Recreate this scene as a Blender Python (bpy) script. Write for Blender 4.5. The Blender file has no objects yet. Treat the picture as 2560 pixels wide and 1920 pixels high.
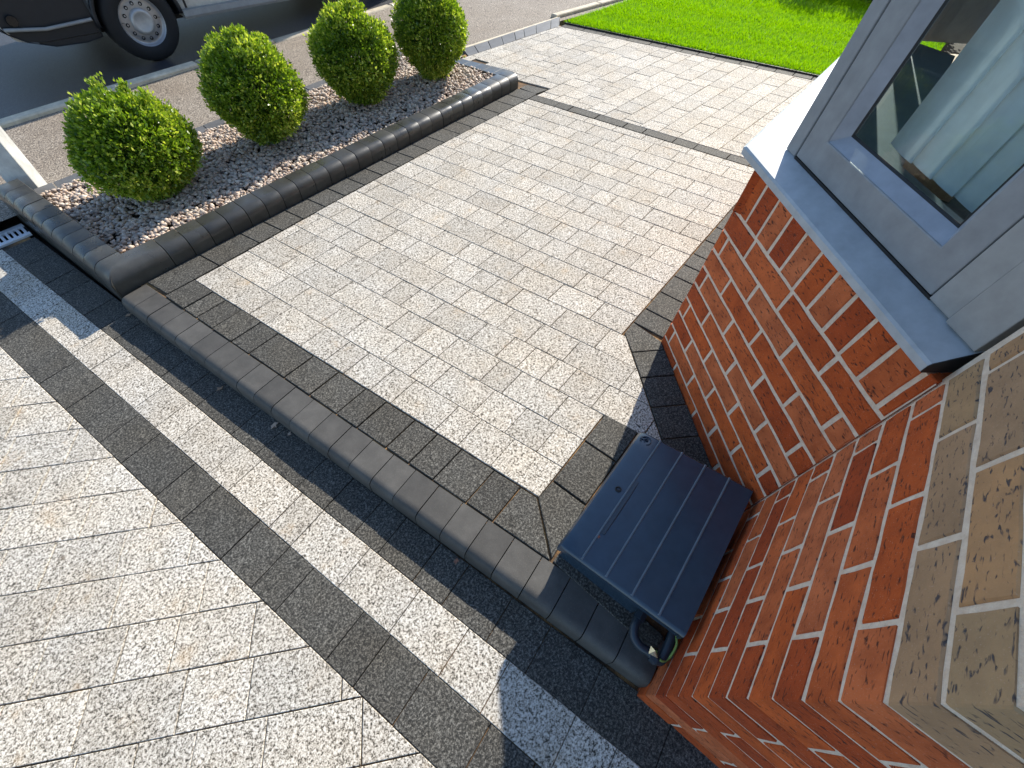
import bpy, math, random
import numpy as np
from mathutils import Vector, Matrix
R = math.radians
rnd = random.Random(7)
sc = bpy.context.scene
COL = sc.collection

# ------------------------------------------------------------------ camera
cam = bpy.data.cameras.new('camera'); co = bpy.data.objects.new('camera', cam); COL.objects.link(co)
cam.sensor_fit = 'HORIZONTAL'; cam.sensor_width = 36.0; cam.lens = 36.0 * 1070.12 / 2560.0
cam.clip_start = 0.02; cam.clip_end = 800
RX = Vector((0.62158598, -0.77919208, 0.08056410)); DN = Vector((-0.60699901, -0.54411030, -0.57922033)); FW = Vector((0.49515965, 0.31113290, -0.81118015))
CP = Vector((-0.286199, 0.378692, 1.399708))
M = Matrix.Identity(4)
for i in range(3):
    M[i][0] = RX[i]; M[i][1] = -DN[i]; M[i][2] = -FW[i]; M[i][3] = CP[i]
co.matrix_world = M
sc.camera = co
# ------------------------------------------------------------------ sky, sun, exposure
SUN_EL = R(33.3); SUN_AZ = math.atan2(0.981, 0.196)          # azimuth clockwise from +Y
sd = Vector((math.sin(SUN_AZ) * math.cos(SUN_EL), math.cos(SUN_AZ) * math.cos(SUN_EL), math.sin(SUN_EL)))
w = bpy.data.worlds.new('World'); sc.world = w; w.use_nodes = True
nt = w.node_tree; nt.nodes.clear()
sky = nt.nodes.new('ShaderNodeTexSky'); sky.sky_type = 'NISHITA'; sky.sun_disc = False
sky.sun_elevation = SUN_EL; sky.sun_rotation = SUN_AZ; sky.air_density = 1.0; sky.dust_density = 0.25; sky.ozone_density = 3.0
bg = nt.nodes.new('ShaderNodeBackground'); bg.inputs[1].default_value = 0.135
ow = nt.nodes.new('ShaderNodeOutputWorld'); nt.links.new(sky.outputs[0], bg.inputs[0]); nt.links.new(bg.outputs[0], ow.inputs[0])
sl = bpy.data.lights.new('sun', 'SUN'); sl.energy = 4.6; sl.angle = R(0.5); sl.color = (1.0, 0.935, 0.83)
so = bpy.data.objects.new('sun', sl); COL.objects.link(so); so.rotation_euler = sd.to_track_quat('Z', 'Y').to_euler(); so.location = sd * 20
sc.view_settings.view_transform = 'Standard'; sc.view_settings.look = 'None'; sc.view_settings.gamma = 1.0
sc.view_settings.use_curve_mapping = False; sc.view_settings.exposure = 0.78
sc.cycles.max_bounces = 8; sc.cycles.transparent_max_bounces = 12

# ------------------------------------------------------------------ helpers
SX, SY = 0.0500116, -0.0400753          # the drive falls towards the road and rises to the east
def Z(x, y):
    return SX * max(-12, min(12, x)) + SY * max(-12, min(12, y))

def setp(o, label=None, cat=None, group=None, kind=None):
    if label: o['label'] = label
    if cat: o['category'] = cat
    if group: o['group'] = group
    if kind: o['kind'] = kind
    return o
def link(name, me, mat=None, parent=None, loc=(0, 0, 0)):
    o = bpy.data.objects.new(name, me); COL.objects.link(o); o.location = loc
    if mat is not None and me is not None and not me.materials: me.materials.append(mat)
    if parent is not None: o.parent = parent
    return o
def empty(name, loc=(0, 0, 0)):
    o = bpy.data.objects.new(name, None); COL.objects.link(o); o.location = loc; o.empty_display_size = 0.05; return o
def mesh(name, vs, fs, smooth=False):
    me = bpy.data.meshes.new(name); me.from_pydata([tuple(v) for v in vs], [], fs); me.validate(); me.update()
    if smooth: me.polygons.foreach_set('use_smooth', [True] * len(me.polygons))
    return me
def flip_out(me):
    import bmesh
    bm = bmesh.new(); bm.from_mesh(me); bmesh.ops.recalc_face_normals(bm, faces=bm.faces); bm.to_mesh(me); bm.free(); return me
class MB:
    """collects boxes, tubes and prisms into one mesh"""
    def __init__(s): s.v = []; s.f = []
    def add(s, vs, fs):
        b = len(s.v); s.v += [tuple(v) for v in vs]; s.f += [tuple(i + b for i in f) for f in fs]
    def box(s, a, b, T=None):
        x0, y0, z0 = a; x1, y1, z1 = b
        vs = [(x0, y0, z0), (x1, y0, z0), (x1, y1, z0), (x0, y1, z0), (x0, y0, z1), (x1, y0, z1), (x1, y1, z1), (x0, y1, z1)]
        if T: vs = [T(*v) for v in vs]
        s.add(vs, [(3, 2, 1, 0), (4, 5, 6, 7), (0, 1, 5, 4), (1, 2, 6, 5), (2, 3, 7, 6), (3, 0, 4, 7)])
    def loft(s, rings, cap=True):
        n = len(rings[0]); vs = [p for r in rings for p in r]; fs = []
        for i in range(len(rings) - 1):
            for j in range(n): fs.append((i * n + j, i * n + (j + 1) % n, (i + 1) * n + (j + 1) % n, (i + 1) * n + j))
        if cap: fs += [tuple(range(n))[::-1], tuple((len(rings) - 1) * n + j for j in range(n))]
        s.add(vs, fs)
    def tube(s, pts, r, n=10, cap=True):
        pts = [Vector(p) for p in pts]; rings = []; prev = None
        for i, p in enumerate(pts):
            t = (pts[min(i + 1, len(pts) - 1)] - pts[max(i - 1, 0)]).normalized()
            a = Vector((0, 0, 1)) if abs(t.z) < .9 else Vector((1, 0, 0))
            if prev is not None: a = prev
            u = (a - t * a.dot(t)).normalized(); prev = u; q = t.cross(u)
            rr = r[i] if isinstance(r, (list, tuple)) else r
            rings.append([p + (u * math.cos(2 * math.pi * k / n) + q * math.sin(2 * math.pi * k / n)) * rr for k in range(n)])
        s.loft(rings, cap)
    def build(s, name, mat, parent=None, loc=(0, 0, 0), smooth=False, bevel=0, keep=False):
        off = Vector(loc)
        me = mesh(name, [tuple(Vector(v) - off) for v in s.v] if not keep else s.v, s.f, smooth)
        flip_out(me)
        o = link(name, me, mat, parent, loc if not keep else loc)
        if bevel:
            b = o.modifiers.new('bevel', 'BEVEL'); b.width = bevel; b.segments = 2; b.limit_method = 'ANGLE'; b.angle_limit = R(40)
        return o
def catmull(P, n=8):
    P = [Vector(p) for p in P]; out = []
    Q = [P[0] * 2 - P[1]] + P + [P[-1] * 2 - P[-2]]
    for i in range(1, len(Q) - 2):
        for k in range(n):
            t = k / n; a, b, c, d = Q[i - 1:i + 3]
            out.append(.5 * ((2 * b) + (c - a) * t + (2 * a - 5 * b + 4 * c - d) * t * t + (3 * b - a - 3 * c + d) * t ** 3))
    return out + [P[-1]]

# ------------------------------------------------------------------ materials
def newmat(name):
    m = bpy.data.materials.new(name); m.use_nodes = True; n = m.node_tree.nodes; l = m.node_tree.links
    return m, n, l, n['Principled BSDF']
def ramp(n, l, src, stops, interp='LINEAR'):
    r = n.new('ShaderNodeValToRGB'); e = r.color_ramp.elements; r.color_ramp.interpolation = interp
    while len(e) < len(stops): e.new(.5)
    for i, (p, c) in enumerate(stops): e[i].position = p; e[i].color = (*c, 1) if len(c) == 3 else c
    l.new(src, r.inputs[0]); return r.outputs[0]
def noise(n, l, vec, scale, detail=3, rough=.55, dist=0):
    t = n.new('ShaderNodeTexNoise'); t.inputs['Scale'].default_value = scale; t.inputs['Detail'].default_value = detail
    t.inputs['Roughness'].default_value = rough; t.inputs['Distortion'].default_value = dist
    if vec: l.new(vec, t.inputs['Vector'])
    return t.outputs[0]
def mix(n, l, f, a, b, mode='MIX'):
    x = n.new('ShaderNodeMix'); x.data_type = 'RGBA'; x.blend_type = mode
    for k, v in ((0, f), (6, a), (7, b)):
        if hasattr(v, 'links') or hasattr(v, 'is_linked'): l.new(v, x.inputs[k])
        else: x.inputs[k].default_value = v if k == 0 else (*v, 1)
    return x.outputs[2]
def bump(n, l, h, strength, dist, p):
    b = n.new('ShaderNodeBump'); b.inputs['Strength'].default_value = strength; b.inputs['Distance'].default_value = dist
    l.new(h, b.inputs['Height']); l.new(b.outputs[0], p.inputs['Normal']); return b
def geo(n): return n.new('ShaderNodeNewGeometry').outputs['Position']
def mapr(n, l, src, a, b, c, d):
    m = n.new('ShaderNodeMapRange'); l.new(src, m.inputs[0])
    for i, v in enumerate((a, b, c, d)): m.inputs[1 + i].default_value = v
    return m.outputs[0]
def orand(n): return n.new('ShaderNodeObjectInfo').outputs['Random']

def granite(name, dark, mid, light, tint, tintf, rough=.8, scale=300, bstr=.5, lo=.36, hi=.64, warm=None):
    m, n, l, p = newmat(name); P = geo(n)
    a = noise(n, l, P, scale, 2, .6); b = noise(n, l, P, scale * .47, 2, .5)
    mx = n.new('ShaderNodeMath'); mx.operation = 'ADD'; l.new(a, mx.inputs[0]); l.new(b, mx.inputs[1])
    hf = n.new('ShaderNodeMath'); hf.operation = 'MULTIPLY'; l.new(mx.outputs[0], hf.inputs[0]); hf.inputs[1].default_value = .5
    c = ramp(n, l, hf.outputs[0], [(lo, dark), ((lo + hi) / 2 - .02, mid), (hi, light)])
    big = noise(n, l, P, 4.5, 3)
    c = mix(n, l, mapr(n, l, big, .35, .7, 0, tintf), c, tint, 'MULTIPLY')
    rv = mapr(n, l, orand(n), 0, 1, .86, 1.08)
    hsv = n.new('ShaderNodeHueSaturation'); l.new(c, hsv.inputs['Color']); l.new(rv, hsv.inputs['Value'])
    c = hsv.outputs[0]
    if warm:
        wn = noise(n, l, P, 9, 4, .7)
        c = mix(n, l, mapr(n, l, wn, .6, .78, 0, .45), c, warm)
    l.new(c, p.inputs['Base Color']); p.inputs['Roughness'].default_value = rough
    p.inputs['Specular IOR Level'].default_value = .35
    bump(n, l, hf.outputs[0], bstr, .0025, p)
    return m
m_light = granite('cream_granite', (.048, .042, .032), (.43, .39, .325), (.77, .73, .65), (.95, .88, .78), .6, scale=300, lo=.40, hi=.60, bstr=.6, warm=(.52, .36, .2))
m_dark = granite('charcoal_granite', (.010, .010, .009), (.060, .057, .049), (.25, .24, .21), (.92, .84, .72), .6, scale=330, lo=.36, hi=.68, bstr=.8)

def smooth_conc(name, col, var, rough, spec=.5, bs=.25, wet=None):
    m, n, l, p = newmat(name); P = geo(n)
    f = noise(n, l, P, 380, 2, .6); g = noise(n, l, P, 14, 4, .65)
    c = ramp(n, l, g, [(.3, [x * .75 for x in col]), (.55, col), (.75, [x * 1.25 for x in col])])
    c = mix(n, l, mapr(n, l, f, .58, .75, 0, .5), c, var)
    hsv = n.new('ShaderNodeHueSaturation'); l.new(c, hsv.inputs['Color']); l.new(mapr(n, l, orand(n), 0, 1, .8, 1.15), hsv.inputs['Value'])
    c = hsv.outputs[0]
    if wet:
        wn = noise(n, l, P, 6, 4, .6)
        c = mix(n, l, mapr(n, l, wn, .5, .68, 0, .6), c, wet)
        l.new(mapr(n, l, wn, .4, .65, rough, rough + .25), p.inputs['Roughness'])
    else: p.inputs['Roughness'].default_value = rough
    l.new(c, p.inputs['Base Color']); p.inputs['Specular IOR Level'].default_value = spec
    bump(n, l, f, bs, .0012, p); return m
m_step = smooth_conc('grey_kerb', (.082, .077, .068), (.17, .16, .14), .62, .4)
m_kerb = smooth_conc('charcoal_kerb', (.050, .049, .042), (.10, .095, .08), .27, .7, wet=(.014, .014, .012))
m_edge = smooth_conc('edging_grey', (.12, .12, .12), (.2, .2, .2), .6, .5)
m_conc = smooth_conc('pale_concrete', (.62, .54, .40), (.74, .66, .52), .85, .3)

def m_plain(name, col, rough=.5, metal=0, spec=.5):
    m, n, l, p = newmat(name); P = geo(n)
    c = ramp(n, l, noise(n, l, P, 22, 4, .6), [(.3, [x * .86 for x in col]), (.7, [min(1, x * 1.1) for x in col])])
    l.new(c, p.inputs['Base Color']); p.inputs['Roughness'].default_value = rough; p.inputs['Metallic'].default_value = metal
    p.inputs['Specular IOR Level'].default_value = spec
    bump(n, l, noise(n, l, P, 300, 2), .04, .001, p); return m

def m_sandbed():
    m, n, l, p = newmat('jointing_sand'); P = geo(n)
    c = ramp(n, l, noise(n, l, P, 7, 4, .65), [(.34, (.05, .04, .03)), (.50, (.22, .125, .055)), (.64, (.50, .29, .11))])
    c = mix(n, l, .5, c, ramp(n, l, noise(n, l, P, 240, 2), [(.35, (.25, .2, .15)), (.65, (1, 1, 1))]), 'MULTIPLY')
    l.new(c, p.inputs['Base Color']); p.inputs['Roughness'].default_value = .95; bump(n, l, noise(n, l, P, 300, 2), .6, .002, p); return m
m_sand = m_sandbed()

def m_brick(name, c0, c1, c2, spot, spotf):
    m, n, l, p = newmat(name)
    tc = n.new('ShaderNodeTexCoord').outputs['Object']; rv = orand(n)
    off = n.new('ShaderNodeVectorMath'); off.operation = 'ADD'
    cb = n.new('ShaderNodeCombineXYZ'); k = n.new('ShaderNodeMath'); k.operation = 'MULTIPLY'; k.inputs[1].default_value = 37.0; l.new(rv, k.inputs[0])
    for i in range(3): l.new(k.outputs[0], cb.inputs[i])
    l.new(tc, off.inputs[0]); l.new(cb.outputs[0], off.inputs[1]); V = off.outputs[0]
    base = ramp(n, l, rv, [(0, c0), (.5, c1), (1, c2)])
    cl = noise(n, l, V, 16, 4, .6)
    c = mix(n, l, mapr(n, l, cl, .35, .7, 0, .55), base, [x * .55 for x in c0])
    st = n.new('ShaderNodeMapping'); st.inputs['Scale'].default_value = (60, 60, 190); st.inputs['Rotation'].default_value = (.3, .5, .2); l.new(V, st.inputs['Vector'])
    cr = noise(n, l, st.outputs[0], 1.0, 2, .5, .6)
    c = mix(n, l, mapr(n, l, cr, .59, .69, 0, spotf), c, spot)
    fl = noise(n, l, V, 420, 1)
    c = mix(n, l, mapr(n, l, fl, .66, .76, 0, .35), c, (.6, .42, .33))
    l.new(c, p.inputs['Base Color']); p.inputs['Roughness'].default_value = .78; p.inputs['Specular IOR Level'].default_value = .25
    h = n.new('ShaderNodeMath'); h.operation = 'SUBTRACT'; l.new(noise(n, l, V, 180, 3), h.inputs[0]); l.new(mapr(n, l, cr, .6, .75, 0, .9), h.inputs[1])
    bump(n, l, h.outputs[0], .55, .003, p); return m
m_red = m_brick('red_brick', (.40, .060, .014), (.62, .120, .024), (.62, .175, .065), (.035, .015, .012), .85)
m_buff = m_brick('buff_brick', (.44, .27, .15), (.54, .29, .13), (.40, .285, .16), (.05, .05, .062), .9)
def m_mort(name, a, b):
    m, n, l, p = newmat(name); P = geo(n)
    c = ramp(n, l, noise(n, l, P, 45, 4, .7), [(.3, a), (.7, b)])
    l.new(c, p.inputs['Base Color']); p.inputs['Roughness'].default_value = .95; bump(n, l, noise(n, l, P, 260, 3, .7), .8, .004, p); return m
m_mortar = m_mort('cream_mortar', (.70, .53, .39), (.90, .75, .59))

def m_ground(name, cols, scale, rough=.9, bs=.6, bd=.004, spec=.4, big=None):
    m, n, l, p = newmat(name); P = geo(n)
    a = noise(n, l, P, scale, 3, .65)
    c = ramp(n, l, a, [(.33, cols[0]), (.5, cols[1]), (.68, cols[2])])
    if big: c = mix(n, l, mapr(n, l, noise(n, l, P, 2.2, 4, .6), .4, .7, 0, .6), c, big, 'MULTIPLY')
    l.new(c, p.inputs['Base Color']); p.inputs['Roughness'].default_value = rough; p.inputs['Specular IOR Level'].default_value = spec
    bump(n, l, a, bs, bd, p); return m
m_tarmac = m_ground('pavement_tarmac', [(.05, .040, .030), (.24, .20, .155), (.58, .50, .40)], 120, .8, .8, .005, .5, (.72, .66, .6))
m_road = m_ground('road_asphalt', [(.014, .014, .017), (.036, .036, .042), (.11, .11, .12)], 170, .5, .6, .004, .5, (.8, .8, .85))
m_soil = m_ground('soil', [(.03, .022, .015), (.07, .05, .035), (.12, .09, .06)], 60)

m_frame = m_plain('grey_aluminium', (.30, .305, .31), .38)
m_sill = m_plain('pale_sill', (.42, .45, .47), .4)
m_panel = m_plain('grey_cladding', (.36, .355, .34), .45)
m_black = m_plain('black_rubber', (.012, .012, .013), .6)
m_white = m_plain('white_board', (.75, .75, .73), .4)
m_blind = m_plain('blind_fabric', (.82, .84, .84), .8)
_n, _l = m_blind.node_tree.nodes, m_blind.node_tree.links
_t = _n.new('ShaderNodeBsdfTranslucent'); _t.inputs[0].default_value = (.8, .84, .86, 1); _m = _n.new('ShaderNodeMixShader'); _m.inputs[0].default_value = .45
_l.new(_n['Principled BSDF'].outputs[0], _m.inputs[1]); _l.new(_t.outputs[0], _m.inputs[2]); _l.new(_m.outputs[0], _n['Material Output'].inputs[0])
m_room = m_plain('room_wall', (.62, .62, .60), .9)
m_carpet = m_plain('carpet', (.10, .13, .14), .95)
m_box = m_plain('blue_grey_plastic', (.026, .050, .078), .24, 0, .6)
m_worn = m_plain('worn_plastic', (.13, .17, .20), .4)
m_pipe = m_plain('dark_pipe', (.03, .045, .06), .35)
m_brass = m_plain('metal_tape', (.75, .68, .55), .18, 1)
m_earth = m_plain('earth_cable', (.30, .46, .10), .5)
m_galv = m_plain('galvanised_steel', (.70, .71, .72), .4, .2)
m_pit = m_plain('drain_pit', (.006, .006, .006), .9)

# ------------------------------------------------------------------ ground-following builders
def clip_poly(poly, a, b, c):                       # keep a*x+b*y>=c
    out = []
    for i in range(len(poly)):
        p, q = poly[i], poly[(i + 1) % len(poly)]
        dp, dq = a * p[0] + b * p[1] - c, a * q[0] + b * q[1] - c
        if dp >= 0: out.append(p)
        if (dp > 0 > dq) or (dp < 0 < dq):
            t = dp / (dp - dq); out.append((p[0] + (q[0] - p[0]) * t, p[1] + (q[1] - p[1]) * t))
    return out
def area(poly): return .5 * sum(poly[i][0] * poly[(i + 1) % len(poly)][1] - poly[(i + 1) % len(poly)][0] * poly[i][1] for i in range(len(poly)))
def inset(poly, g):
    """move every edge of a convex polygon inwards by g"""
    if area(poly) < 0: poly = poly[::-1]
    n = len(poly); L = []
    for i in range(n):
        p, q = Vector(poly[i]), Vector(poly[(i + 1) % n]); d = (q - p)
        if d.length < 1e-6: continue
        d.normalize(); nn = Vector((-d.y, d.x)); L.append((p + nn * g, d))
    out = []
    for i in range(len(L)):
        (p, d), (q, e) = L[i - 1], L[i]; cr = d.x * e.y - d.y * e.x
        if abs(cr) < 1e-5: out.append((q.x, q.y)); continue
        t = ((q - p).x * e.y - (q - p).y * e.x) / cr; s = p + d * t; out.append((s.x, s.y))
    return out
def clean(poly, eps=.004):
    out = []
    for p in poly:
        if not out or math.hypot(p[0] - out[-1][0], p[1] - out[-1][1]) > eps: out.append(p)
    if len(out) > 1 and math.hypot(out[0][0] - out[-1][0], out[0][1] - out[-1][1]) < eps: out.pop()
    return out
def block(name, poly, mat, parent, h=0., gap=.0026, bev=.0018, thick=.05, jit=.0007):
    poly = clean(poly)
    if len(poly) < 3 or abs(area(poly)) < .00012: return None
    a = inset(poly, gap * .5 * rnd.uniform(.6, 1.5))
    if abs(area(a)) < .00006 or area(a) < 0: return None
    b = inset(a, bev)
    n = len(a)
    if len(b) != n or area(b) < 0: b = a
    cx = sum(p[0] for p in a) / n; cy = sum(p[1] for p in a) / n; cz = Z(cx, cy) + h
    dz = rnd.uniform(-jit, jit); tx, ty = rnd.gauss(0, .004), rnd.gauss(0, .004)
    f = lambda p, k: (p[0] - cx, p[1] - cy, SX * (p[0] - cx) + SY * (p[1] - cy) + k + dz + tx * (p[0] - cx) + ty * (p[1] - cy))
    vs = [f(p, -thick) for p in a] + [f(p, -bev * .8) for p in a] + [f(p, 0) for p in b]
    fs = [tuple(2 * n + i for i in range(n))]
    for r in (0, 1):
        for i in range(n): fs.append((r * n + i, r * n + (i + 1) % n, (r + 1) * n + (i + 1) % n, (r + 1) * n + i))
    return link(name, mesh(name, vs, fs), mat, parent, (cx, cy, cz))
def sheet(name, poly, h, mat, kind='structure', sub=1):
    vs = [(x, y, Z(x, y) + h) for x, y in poly]
    o = link(name, mesh(name, vs, [tuple(range(len(vs)))]), mat); o['kind'] = kind; return o
SIZES = (.111, .146, .220)
def lengths(y0, y1, avoid=(), joints=None):
    """joint positions from y1 down to y0"""
    if joints is None:
        out = []; y = y1 - rnd.choice((.06, .1, .146, .2))
        while y > y0 + .05:
            for _ in range(6):
                c = y
                if all(abs(c - a) > .03 for a in avoid): break
                c = y = y + rnd.choice((-.02, .02))
            out.append(y); y -= rnd.choice((.111, .146, .146, .220, .220))
    else: out = [j for j in joints if y0 + .03 < j < y1 - .03]
    return [y1] + out + [y0]

# ================================================================== THE SETTING
# one big ground sheet to the horizon, just under everything else
gx = [-300, -60, -12, -6, -3, 0, 3, 6, 12, 60, 300]
vs = [(x, y, Z(x, y) - .16) for x in gx for y in gx]; k = len(gx)
fs = [(i * k + j, (i + 1) * k + j, (i + 1) * k + j + 1, i * k + j + 1) for i in range(k - 1) for j in range(k - 1)]
g = link('ground', mesh('ground', vs, fs), m_soil); g['kind'] = 'structure'

HL = -.078                                              # level of the lower path
st = lambda x0: (lambda y: x0 - .0765 * y)              # the strips of the lower path
uu = lambda u, y: (u - .0923 * y, y)                    # courses of the patio
back = lambda y: .152 - .0857 * y                       # back of the step kerb
inner = lambda y: .309 - .0902 * y                      # dark border / cream field

patio = sheet('patio', [(back(-.05) - .02, .02), (4.42, .02), (4.2, 3.30), (2.99, 3.42), (2.80, 2.75), (2.80, 2.66), (back(2.66) - .02, 2.66)], -.009, m_sand)
drive = empty('driveway'); drive['kind'] = 'structure'
path = sheet('path', [(-2.2, -1.4), (.03, -1.4), (.03, 0), (-.20, 2.66), (-.28, 3.605), (-2.2, 3.605)], HL - .009, m_sand)
pav = sheet('pavement', [(-6, 3.735), (-.25, 3.735), (-.07, 3.75), (2.80, 3.70), (2.95, 3.46), (4.40, 3.33), (5.4, 3.10), (12, 1.9), (12, 4.9), (2.4, 4.90), (-6, 4.90)], -.028, m_tarmac)
road = sheet('road', [(-12, 4.98), (12, 4.98), (12, 12), (-12, 12)], -.055, m_road)

# kerb stones along the road
kerb = empty('kerb'); kerb['kind'] = 'structure'
x = -2.06
while x < 5.4:
    drop = 0 if x < 1.6 else -.02
    poly = [(x, 4.885), (x + .70, 4.885), (x + .70, 4.985), (x, 4.985)]
    block('kerb_stone', poly, m_conc, kerb, h=.0 + drop, gap=.006, bev=.012, thick=.14)
    x += .702

# ------------------------------------------------------------------ patio blocks
m1 = [2.074, 1.963, 1.741, 1.598, 1.485, 1.339, 1.23, 1.012, .902, .756]
m2 = [2.367, 2.144, 2.007, 1.785, 1.642, 1.415, 1.267, 1.167, .951, .802, .661]
m3 = [2.246, 2.123, 1.889, 1.752, 1.536, 1.39, 1.249, 1.031, .924, .707]
U0, DU, NR = .314, .1405, 19
prev = []
for i in range(NR):
    u0, u1 = U0 + DU * i, U0 + DU * (i + 1)
    if i == NR - 1: u1 = 2.922
    ymax = 2.468 + .02 * math.sin(i / 18 * math.pi) - .012 * i / 18
    if i < 3: ymin, cut = .553, None
    elif i < 6: ymin, cut = .30, 'bay'
    else: ymin, cut = .710, None
    js = lengths(ymin, ymax, prev, {0: m1, 1: m2, 2: m3}.get(i)); prev = js
    for a, b in zip(js, js[1:]):
        q = [uu(u0, b), uu(u1, b), uu(u1, a), uu(u0, a)]
        if cut == 'bay': q = clip_poly(q, -1, 1, -.402)
        if i == 3: q = clip_poly(q, 0, 1, .553) if (q and sum(p[0] for p in q) / len(q) < .70) else q
        if len(q) >= 3: block('paving_block', q, m_light, patio)
# dark border beside the step
bj = [2.47, 2.33, 2.235, 2.12, 1.99, 1.876, 1.654, 1.505, 1.354, 1.247, 1.10, .99, .879, .735, .623]
for a, b in zip(bj, bj[1:]):
    block('border_block', [(back(b) + .002, b), (inner(b), b), (inner(a), a), (back(a) + .002, a)], m_dark, patio, gap=.005, jit=.002)
block('border_block', [(back(.397), .397), (inner(.556), .556), (inner(.623), .623), (back(.623), .623)], m_dark, patio, gap=.006)
# dark border beside the meter box
bx = [.118, .341, .544, .735]
block('border_block', [(.121, .398), (.341, .408), (.341, .552), (.259, .556)], m_dark, patio, gap=.006)
for a, b in zip(bx[1:], bx[2:]): block('border_block', [(a, .41), (b, .41), (b, .552), (a, .552)], m_dark, patio, gap=.006)
block('border_block', [(.10, .02), (.16, .02), (.19, .395), (.121, .396)], m_dark, patio, gap=.006)
# blocks along the canted side of the bay
dv = Vector((.7071, .7071)); nv = Vector((-.7071, .7071)); b0 = Vector((.614, 0))
def sn(s, n): q = b0 + dv * s + nv * n; return (q.x, q.y)
sj = [.02, .17, .315, .455, .60, .735]
for a, b in zip(sj, sj[1:]): block('border_block', clip_poly([sn(a, .0), sn(b, .0), sn(b, .148), sn(a, .148)], 0, 1, .03), m_dark, patio, gap=.006)
block('border_block', [sn(.735, 0), (1.168, .555), (1.19, .708), (1.106, .706), sn(.735, .148)], m_dark, patio, gap=.005)
xs = [1.19]
while xs[-1] < 2.9: xs.append(xs[-1] + rnd.choice((.111, .146, .22)))
for a, b in zip(xs, xs[1:]): block('border_block', [(a, .557), (b, .557), (b, .708), (a, .708)], m_dark, patio, gap=.005)
# dark border beside the planter
xs = [.075, .205, .43, .565, .70, .845, .985, 1.13, 1.27, 1.40, 1.53, 1.66, 1.80, 1.95, 2.08, 2.22, 2.36, 2.52, 2.66, 2.80]
for a, b in zip(xs, xs[1:]):
    f = lambda x: 2.472 + .02 * math.sin(min(1, x / 2.6) * math.pi) - .012 * x / 2.6
    block('border_block', [(a + .01, f(a)), (b + .01, f(b)), (b - .01, 2.632), (a - .01, 2.632)], m_dark, patio, gap=.005)
block('border_block', [(-.066, 2.628), (-.045, 2.474), (.085, 2.474), (.205, 2.632)], m_dark, patio, gap=.005)
# cross band
y = 2.46
for d in [.22, .111, .22, .22, .146, .22, .146, .22, .146, .146]:
    block('border_block', [uu(2.926, y - d), uu(3.012, y - d), uu(3.012, y), uu(2.926, y)], m_dark, patio, gap=.005); y -= d
block('border_block', [(2.80, 2.47), (2.925, 2.44), (2.89, 2.62), (2.80, 2.625)], m_dark, patio, gap=.005)

# ------------------------------------------------------------------ driveway blocks: courses the other way, up to the lawn
eL = lambda y: 4.163 + (3.164 - y) * .1565              # kerb of the lawn
prev = []
r = 0
y0 = .62
while y0 < 3.5:
    y1 = y0 + .1405
    xs = [2.86]; x = 2.86 + rnd.choice((.06, .1, .15))
    while x < 4.75:
        if any(abs(x - p) < .03 for p in prev): x += .035
        xs.append(x); x += rnd.choice((.111, .146, .146, .22, .22))
    prev = xs
    f = lambda x: -.085 * (x - 2.9)
    sk = -.10
    for a, b in zip(xs, xs[1:]):
        yy = y0 + .14
        q = [(a - (y0 - 1.5) * .09, y0 + f(a)), (b - (y0 - 1.5) * .09, y0 + f(b)), (b - (y1 - 1.5) * .09, y1 + f(b)), (a - (y1 - 1.5) * .09, y1 + f(a))]
        q = clip_poly(q, 1, .0923, 3.014)
        if q: q = clip_poly(q, -1, -.1565, -(4.163 + 3.164 * .1565))
        if q: q = clip_poly(q, -.131, -1, -(3.352 + 3.016 * .131))
        if q:
            c = (sum(p[0] for p in q) / len(q), sum(p[1] for p in q) / len(q))
            if c[1] > 2.44 and c[0] < 2.93: continue
            if c[1] > 2.62 or c[1] > 2.42:
                q = clip_poly(q, 1, .13, 2.925 + 2.62 * .13)
            if q and len(q) >= 3: block('paving_block', q, m_light, drive, jit=.001)
    y0 = y1; r += 1
# dark edging by the road and by the lawn
a = Vector((3.016, 3.352)); b = Vector((4.17, 3.203)); c = Vector((3.107, 3.498)); d = Vector((4.405, 3.357))
t = 0
while t < 1:
    t2 = min(1, t + rnd.choice((.1, .13, .17)))
    block('border_block', [tuple(a.lerp(b, t)), tuple(a.lerp(b, t2)), tuple(c.lerp(d, t2)), tuple(c.lerp(d, t))], m_edge, drive, gap=.005); t = t2
y = 3.19
while y > .2:
    y2 = y - rnd.choice((.146, .22))
    block('border_block', [(eL(y2), y2), (eL(y2) + .092, y2), (eL(y) + .092, y), (eL(y), y)], m_dark, drive, gap=.005, jit=.001); y = y2
for i in range(7):                                       # pale kerb running on past the lawn
    p = Vector((4.405, 3.40)).lerp(Vector((9.0, 2.52)), i / 7); q = Vector((4.405, 3.40)).lerp(Vector((9.0, 2.52)), (i + 1) / 7)
    block('kerb_stone', [tuple(p), tuple(q), (q.x, q.y + .08), (p.x, p.y + .08)], m_conc, kerb, h=.0, gap=.006, bev=.008, thick=.1)
q = [(3.107, 3.50), (4.405, 3.36), (4.405, 3.40), (3.107, 3.54)]
block('kerb_stone', q, m_conc, kerb, h=-.006, gap=.002, bev=.006, thick=.1)

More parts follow.
